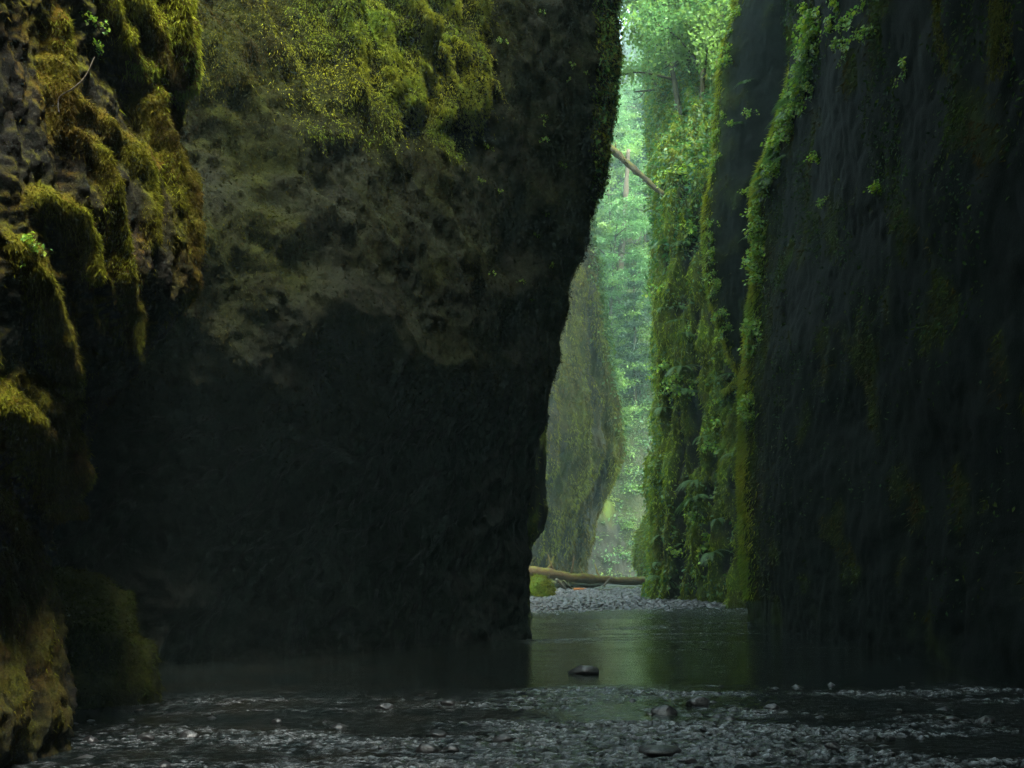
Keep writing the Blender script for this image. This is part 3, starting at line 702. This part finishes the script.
for a, b, Y, r, m, lb in [((556, 579), (566, 590), 46.5, .07, M_snag, 'pale stick leaning down from the long log'),
                          ((563, 581), (574, 591), 46.3, .06, M_bark, 'dark stick leaning beside the pale stick under the log'),
                          ((528, 593), (553, 593.5), 43.5, .12, M_orange, 'bright orange driftwood plank lying on the gravel at left'),
                          ((574, 589.5), (592, 590.5), 46, .08, M_orange, 'dull orange driftwood piece below the middle of the log'),
                          ((585, 592), (612, 590), 45, .05, M_bark, 'thin dark stick lying flat on the gravel below the middle of the log'),
                          ((604, 586), (612, 577), 47.5, .05, M_snag, 'short grey stick propped up against the middle of the long log'),
                          ((536, 588), (561, 592), 44.5, .06, M_bark, 'dark branch lying beside the bright orange plank'),
                          ((527, 581), (546, 580), 45.5, .10, M_log, 'short stub of broken wood under the left end of the log')]:
    wood('driftwood', [at(*a, Y), (at(*a, Y) + at(*b, Y)) / 2 + np.array([0, .1, .03]), at(*b, Y + .3)], [r, r * .9, r * .6], m, lb, 'driftwood', 8, 10)
wood('fallen_log', [at(596, 136, 37.5), at(614, 151, 37), at(637, 172, 36.2), at(664, 195, 35.2)], [.125, .13, .105, .08], M_bark, 'bare fallen log wedged diagonally across the gap high above the stream', 'log', 10, 30, .09)
wood('snag', [at(619, 304, 92), at(621, 260, 92), at(623, 225, 92), at(625.5, 195, 92), at(628.5, 150, 92)], [.36, .32, .28, .24, .16], M_snag, 'bare pale brown dead trunk standing in the mist below the fallen trunk', 'dead tree')
# dead branch in the upper gap
b0 = empty('dead_branch', at(694, 90, 44))
def sub(parts, pts, rad, seg=14, n=6):
    C = curve_pts(pts, seg) - np.array(b0.location); parts.append(tube(C, np.interp(np.linspace(0, 1, seg), np.linspace(0, 1, len(rad)), rad), n, .05))
pr = []
sub(pr, [at(700, 88, 44.6), at(672, 90, 44), at(655, 90, 43.8), at(634, 92, 43.6)], [.10, .085, .06, .02])
sub(pr, [at(658, 90, 43.8), at(653, 80, 43.6), at(647, 76, 43.6), at(640, 66, 43.5)], [.05, .04, .03, .012])
sub(pr, [at(653, 80, 43.6), at(650, 70, 43.4), at(648, 60, 43.4)], [.03, .02, .01])
sub(pr, [at(645, 91, 43.7), at(640, 97, 43.6), at(633, 100, 43.4)], [.03, .02, .01])
build('limb', pr, M_bark, b0, True)
tag(b0, 'dark leafless branch reaching left over the gap above the fallen trunk', 'branch')

# ================================================================== trees
def tree_meshes(kind, H, seed):
    r = np.random.default_rng(seed); tr, crown = [], []
    lean = r.normal(size=2) * .06
    T = [np.array([lean[0] * H * t * t + .05 * math.sin(5 * t + seed), lean[1] * H * t * t, H * t - .6 * (t == 0)]) for t in np.linspace(0, 1, 7)]
    tp = curve_pts(T, 16); tr.append(tube(tp, np.linspace(.028 * H ** .9 * .75, .02, 16), 8, .05))
    Lp, Ln = [], []
    if kind == 'conifer':
        for k in range(34):
            t = .18 + .8 * (k / 34); L = H * .26 * (1 - t) ** .8 + .25; a = k * 2.4 + r.uniform(-.3, .3)
            p0 = tp[int(t * 15)]; dr = np.array([math.cos(a), math.sin(a), -.18])
            b = [p0, p0 + dr * L * .5 + [0, 0, .08 * L], p0 + dr * L]
            C = curve_pts(b, 7); tr.append(tube(C, np.linspace(.03 * L + .012, .006, 7), 4))
            m = int(50 + 60 * L); tt = r.uniform(.15, 1, m); pc = np.array([C[int(x * 6)] for x in tt])
            Lp.append(pc + r.normal(size=(m, 3)) * np.array([.16, .16, .09]) * L ** .5); Ln.append(np.tile([0, 0, 1.0], (m, 1)))
        size, asp = .34, .28
    else:
        for k in range(17):
            t = r.uniform(.3, .97); L = H * r.uniform(.24, .42) * (1.15 - .6 * t); a = k * 2.4 + r.uniform(-.4, .4)
            p0 = tp[int(t * 15)]; dr = np.array([math.cos(a), math.sin(a), r.uniform(.1, .6)])
            b = [p0, p0 + dr * L * .55, p0 + dr * L * 1.0 + [0, 0, -.22 * L]]
            C = curve_pts(b, 8); tr.append(tube(C, np.linspace(.02 * L + .015, .008, 8), 5, .05))
            for w in range(6):
                p1 = C[r.integers(2, 8)]; d2 = unit(dr + r.normal(size=3) * .8); d2[2] *= .4; l2 = L * r.uniform(.22, .45)
                p2 = p1 + d2 * l2; tr.append(tube([p1, (p1 + p2) / 2 + [0, 0, .03], p2], [.014, .01, .005], 3))
                m = int(58 * (l2 + .3)); tt = r.uniform(0, 1.1, m)[:, None]
                Lp.append(p1 + (p2 - p1) * tt + r.normal(size=(m, 3)) * np.array([.30, .30, .10]) * (l2 + .25)); Ln.append(np.tile([0, 0, 1.0], (m, 1)))
        size, asp = .17, .62
    Lp, Ln = np.concatenate(Lp), np.concatenate(Ln)
    n = len(Lp); nn = unit(Ln + r.normal(size=(n, 3)) * .45)
    tone = {'conifer': np.array([.030, .062, .026]), 'maple': np.array([.125, .225, .045]), 'alder': np.array([.090, .200, .055])}[kind]
    v = .75 + .8 * np.clip(fbm(Lp * .8 + seed, 3) + .3, 0, 1)
    crown.append(leaves(Lp, nn, size * r.uniform(.6, 1.4, n), tone * (v * r.uniform(.75, 1.3, n))[:, None], .35, asp))
    a = joinm(tr); c = joinm(crown)
    mt = np_mesh('trunk', a[0], a[1], True); mt.materials.append(M_bark)
    mc = np_mesh('crown', c[0], c[1], False, None, c[2]); mc.materials.append(M_leaf)
    return mt, mc
PROTO = {('maple', k): tree_meshes('maple', 7.0, 60 + k) for k in range(3)}
PROTO.update({('alder', k): tree_meshes('alder', 9.0, 70 + k) for k in range(3)})
PROTO.update({('conifer', k): tree_meshes('conifer', 15.0, 80 + k) for k in range(2)})
def plant_tree(kind, k, loc, scale, rz, label, group, tilt=(0, 0)):
    t = empty('conifer_tree' if kind == 'conifer' else 'broadleaf_tree', loc); t.scale = (scale,) * 3; t.rotation_euler = (tilt[0], tilt[1], rz)
    tag(t, label, 'tree', group)
    for nm, me in zip(('trunk', 'crown'), PROTO[(kind, k)]): link(nm, me, None, t)
    return t

bpy.context.view_layer.update()
dg = bpy.context.evaluated_depsgraph_get()
def ray(px_, py_, only=None):
    o = Vector((0, 0, EYE)); d = Vector(at(px_, py_, 1.0)) - o; d.normalize(); o2 = o.copy()
    for _ in range(40):
        ok, loc, nr, _i, ob, _m = sc.ray_cast(dg, o2, d)
        if not ok: return None
        if only is None or ob.name in only: return np.array(loc), np.array(nr), ob
        o2 = loc + d * .01
    return None
def drop(x, y, only, z0=80):
    o2 = Vector((x, y, z0))
    for _ in range(60):
        ok, loc, nr, _i, ob, _m = sc.ray_cast(dg, o2, Vector((0, 0, -1)))
        if not ok: return None
        if ob.name in only: return np.array(loc)
        o2 = loc - Vector((0, 0, .01))
    return None

# trees on top of the grooved cliff
spots = [(684, 44, 'maple'), (692, 42, 'maple'), (690, 41, 'alder'), (704, 40.5, 'maple'), (718, 42, 'alder'), (686, 50, 'alder'), (684, 48, 'maple'), (700, 47, 'maple'), (716, 48, 'maple'), (728, 45, 'alder'), (674, 56, 'maple'), (695, 55, 'alder'), (681, 39.5, 'maple'), (692, 38.8, 'maple'), (702, 38.5, 'alder')]
for k, (p, Y, kd) in enumerate(spots):
    x = wx(p, Y); g = drop(x, Y, [R3.name])
    if g is None: g = np.array([x, Y, 20.])
    plant_tree(kd, k % 3, g - np.array([0, 0, .2]), random.uniform(.75, 1.05), random.uniform(0, 6), 'leafy green tree growing from the slope above the grooved mossy cliff', 'leafy trees above the grooved cliff', (random.uniform(.0, .25), random.uniform(-.3, .05)))
# trees on the far hillside
r1 = np.random.default_rng(3)
for k in range(40):
    Y = 84 + 42 * (k / 40.0) + r1.uniform(-2, 2); p = r1.uniform(575, 700); x = wx(p, Y); g = (x, Y, hill_z(x, Y) - .3)
    con = r1.uniform() < .2
    if con: plant_tree('conifer', k % 2, g, r1.uniform(.6, 1.0), r1.uniform(0, 6), 'misty dark conifer among paler trees on the far hillside', 'conifers on the far hillside')
    else: plant_tree(('maple', 'alder')[k % 2], k % 3, g, r1.uniform(.8, 1.5), r1.uniform(0, 6), 'pale misty broadleaf tree on the far hillside', 'broadleaf trees on the far hillside')

# ================================================================== plants on the rock
def plant_mesh(kind, seed):
    r = np.random.default_rng(seed); parts = []
    if kind == 'fern':
        for k in range(11):
            a = r.uniform(-1.4, 1.4); L = r.uniform(.5, 1.0); m = 26
            t = np.linspace(.05, 1, m); dx = np.sin(a) * L * t; dz = .45 * L * t - .75 * L * t ** 2; dy = -np.cos(a) * L * t * .8
            C = np.stack([dx, dy, dz], 1); T = unit(np.gradient(C, axis=0)); S = unit(np.cross(T, [0, 0, 1.0]))
            w = .16 * L * np.sin(np.pi * np.clip(t * .95 + .05, 0, 1)) ** .7
            for sg in (-1, 1):
                tip = C + S * (sg * w)[:, None] + T * .03; e = T * .012
                V = np.stack([C - e, C + e, tip], 1).reshape(-1, 3)
                col = np.repeat(np.array([.055, .12, .022]) * r.uniform(.7, 1.4, (m, 1)), 3, 0)
                parts.append((V, np.arange(3 * m).reshape(m, 3), col))
    elif kind == 'leafy':
        for k in range(7):
            d = unit(np.array([r.normal() * .7, -abs(r.normal()) * .7 - .2, r.normal() * .6 + .1])); L = r.uniform(.3, .6)
            C = curve_pts([np.zeros(3), d * L * .6 + [0, 0, .05], d * L + [0, 0, -.12]], 8)
            v, f, c_ = tube(C, np.linspace(.008, .003, 8), 3); parts.append((v, f, np.full_like(v, .05)))
            m = 16; pos = C[r.integers(1, 8, m)] + r.normal(size=(m, 3)) * .05
            parts.append(leaves(pos, unit(r.normal(size=(m, 3)) * .5 + [0, -.4, .8]), r.uniform(.07, .17, m), GREEN[r.integers(4, size=m)] * np.array([2.1, 1.75, .9]) * r.uniform(.8, 1.7, (m, 1)), .3, .7))  # leaf colour raised to stand in for light along the cliff edges
    elif kind == 'strand':
        for k in range(16):
            x0 = r.normal() * .10; L = r.uniform(.5, 1.0) * 1.3
            C = curve_pts([[x0, 0, 0], [x0 + r.normal() * .05, -.06, -L * .5], [x0 * .6 + r.normal() * .05, -.04, -L]], 14)
            m = 110; pos = C[r.integers(0, 14, m)] + r.normal(size=(m, 3)) * .022
            parts.append(blades(pos, unit(r.normal(size=(m, 3)) * .5 + [0, 0, -1.]), r.uniform(.05, .13, m), r.uniform(.008, .018, m), np.tile(MOSSY * .45, (m, 1)) * r.uniform(.5, 1.4, (m, 1))))
    V, Fc, C = joinm(parts)
    me = np_mesh(kind, V, Fc, False, None, C); me.materials.append(M_moss if kind == 'strand' else M_leaf); return me
PM = {(k, i): plant_mesh(k, 100 + 10 * j + i) for j, k in enumerate(('fern', 'leafy', 'strand')) for i in range(4)}
NAMES = {'fern': 'fern', 'leafy': 'leafy_plant', 'strand': 'hanging_moss'}
def put(kind, px_, py_, scale, label, group, only=None, k=None):
    h = ray(px_, py_, only)
    if h is None: return None
    loc, nr, ob = h
    o = link(NAMES[kind], PM[(kind, random.randrange(4) if k is None else k)], None)
    o.location = loc - nr * .02; o.scale = (scale,) * 3
    o.rotation_euler = (random.uniform(-.2, .2), random.uniform(-.3, .3), math.atan2(nr[0], -nr[1]) * .7 + random.uniform(-.4, .4))
    return tag(o, label, 'hanging moss' if kind == 'strand' else ('fern' if kind == 'fern' else 'plant'), group)
rock_only = {RW.name}
for k in range(72):
    t = k / 71.0; yy = 20 + 175 * t; xx = np.interp(yy, [0, 60, 110, 150, 190, 220], [808, 800, 786, 771, 758, 760]) + random.uniform(1, 16)
    put('leafy' if random.random() < .75 else 'fern', xx, yy, random.uniform(.35, .75), 'bright leafy plant on the upper lit edge of the nearest right cliff', 'leafy plants along the right cliff edge', rock_only)
for k in range(22):
    yy = random.uniform(200, 420); xx = np.interp(yy, [190, 230, 330, 370, 420], [756, 758, 752, 747, 745]) + random.uniform(1, 9)
    put('leafy', xx, yy, random.uniform(.5, .9), 'small leafy plant on the lower edge of the nearest right cliff', 'small plants low on the right cliff edge', rock_only)
for k, (xx, yy, s_) in enumerate([(838, 14, .6), (850, 22, .55), (862, 12, .55), (872, 30, .5), (842, 42, .45), (830, 30, .5), (880, 12, .45), (856, 38, .4), (846, 55, .4)]):
    put('leafy', xx, yy, s_, 'shadowed leafy plant in the cluster high on the dark right cliff face', 'leafy cluster on the dark right cliff', rock_only)
for k, (xx, yy, s_) in enumerate([(880, 190, .45), (818, 160, .5), (825, 200, .4), (905, 75, .5), (812, 95, .6)]):
    put('leafy', xx, yy, s_, 'faint small plant in the shade of the dark right cliff face', 'faint plants on the dark right cliff', rock_only)
put('strand', 938, -8, .9, 'long green moss strand hanging at the top of the dark right cliff', None, rock_only, 0)
put('strand', 1002, -6, .8, 'moss strand hanging at the top right corner beside the photo edge', None, rock_only, 1)
for k in range(26):
    yy = random.uniform(10, 350); xx = silR2(yy) + random.uniform(2, 7)
    put('leafy', xx, yy, random.uniform(.35, .7), 'small leafy plant on the mossy rim of the dark overhanging cliff', 'small plants on the overhang rim', {R2.name})
for k in range(6):
    put(random.choice(['fern', 'leafy']), random.uniform(728, 760), random.uniform(5, 300), random.uniform(.3, .6), 'dim plant on the shaded face of the dark overhanging cliff', 'dim plants on the overhang face', {R2.name})
for k in range(60):
    yy = random.uniform(150, 585); xx = random.uniform(658, 738)
    if xx > 700 and yy < 330: continue
    put('fern' if random.random() < .5 else 'leafy', xx, yy, random.uniform(.6, 1.3), 'fern or leafy plant growing on the grooved mossy cliff', 'plants on the grooved cliff', {R3.name})
for k in range(26):
    put('leafy', random.uniform(480, 612), random.uniform(5, 330), random.uniform(.14, .24), 'tiny leafy plant on the shaded right flank of the big left cliff', 'plants on the big left cliff', {LB.name})
for (xx, yy, s_, lb) in [(32, 250, .26, 'green sprig on the shadowed near left cliff, lowest of the sprigs there'), (94, 22, .22, 'bright green sprig between moss ropes at the top of the near left cliff'),
                         (96, 48, .16, 'single bright leaf sprig at the tip of the bare white twig'), (131, 122, .16, 'small sprig with red and green leaves on the middle moss rope'),
                         (45, 272, .20, 'pale green sprig just below the lowest bright sprig on the near left cliff')]:
    put('leafy', xx, yy, s_, lb, None, {LN.name})
put('strand', 136, 310, .30, 'moss strand dangling from the near left cliff into the dark recess', None, {LN.name}, 2)
h = ray(66, 105, {LN.name})
if h is not None:
    p = h[0]; dvec = np.array([0, -.10, 0])
    wood('twig', [p + dvec + np.array([0, 0, -.10]), p + dvec, p + dvec + np.array([.10, 0, .07]), p + dvec + np.array([.16, .03, .16]), p + dvec * .6 + np.array([.19, .06, .32])], [.006, .006, .005, .004, .003], M_snag, 'thin bare pale twig arching in front of the near left cliff', 'twig', 5, 20, 0)

# ================================================================== haze
def box(name, a, b):
    V = [(x, y, z) for x in (a[0], b[0]) for y in (a[1], b[1]) for z in (a[2], b[2])]
    return np_mesh(name, V, [(0, 1, 3, 2), (4, 6, 7, 5), (0, 4, 5, 1), (2, 3, 7, 6), (0, 2, 6, 4), (1, 5, 7, 3)])
m, nt, out = newmat('haze')
v = nt.nodes.new('ShaderNodeVolumePrincipled'); v.inputs['Density'].default_value = .0010; v.inputs['Color'].default_value = (.68, 1, .94, 1); v.inputs['Anisotropy'].default_value = 0
nt.links.new(v.outputs[0], out.inputs['Volume'])
hz = link('haze', box('haze', (-112, -62, -2.2), (112, 203, 160)), m); tag(hz, 'thin mist filling the gorge and whitening the far hillside', 'haze', None, 'stuff')

# ================================================================== light, camera
EL, AZ = math.radians(60), math.radians(150)        # azimuth from +Y toward +X
sun = bpy.data.objects.new('sun', bpy.data.lights.new('sun', 'SUN')); COL.objects.link(sun)
sun.data.energy = 2.2; sun.data.angle = math.radians(18); sun.data.color = (1, .97, .9)
L = Vector((math.sin(AZ) * math.cos(EL), math.cos(AZ) * math.cos(EL), math.sin(EL)))
sun.rotation_euler = (-L).to_track_quat('-Z', 'Y').to_euler()
w = bpy.data.worlds.new('World'); sc.world = w; w.use_nodes = True
nt = w.node_tree; bg = nt.nodes['Background']
sky = nt.nodes.new('ShaderNodeTexSky'); sky.sky_type = 'NISHITA'; sky.sun_disc = False
sky.sun_elevation = EL; sky.sun_rotation = AZ; sky.dust_density = 4; sky.air_density = 1.0
hs = nt.nodes.new('ShaderNodeHueSaturation'); hs.inputs['Saturation'].default_value = .55
nt.links.new(sky.outputs[0], hs.inputs['Color']); tm = nt.nodes.new('ShaderNodeMix'); tm.data_type = 'RGBA'; tm.blend_type = 'MULTIPLY'; tm.inputs['Factor'].default_value = 1; tm.inputs['B'].default_value = (.86, 1, .93, 1)
nt.links.new(hs.outputs[0], tm.inputs['A']); nt.links.new(tm.outputs['Result'], bg.inputs[0]); bg.inputs[1].default_value = .15

cam = bpy.data.objects.new('camera', bpy.data.cameras.new('camera')); COL.objects.link(cam)
cam.location = (0, 0, EYE); cam.rotation_euler = (math.pi / 2, 0, 0)
cam.data.sensor_width = 36; cam.data.lens = F / 1024 * 36; cam.data.shift_y = (HZ - 384) / 1024
cam.data.clip_start = .05; cam.data.clip_end = 3000
sc.camera = cam
vs = sc.view_settings; vs.view_transform = 'Standard'; vs.look = 'None'; vs.exposure = 3.25; vs.gamma = 1
sc.render.engine = 'CYCLES'
c = sc.cycles; c.use_denoising = True; c.denoiser = 'OPENIMAGEDENOISE'; c.denoising_input_passes = 'RGB_ALBEDO_NORMAL'; c.denoising_prefilter = 'NONE'; c.max_bounces = 5; c.diffuse_bounces = 3; c.glossy_bounces = 3; c.volume_bounces = 3; c.transparent_max_bounces = 8
c.use_adaptive_sampling = False
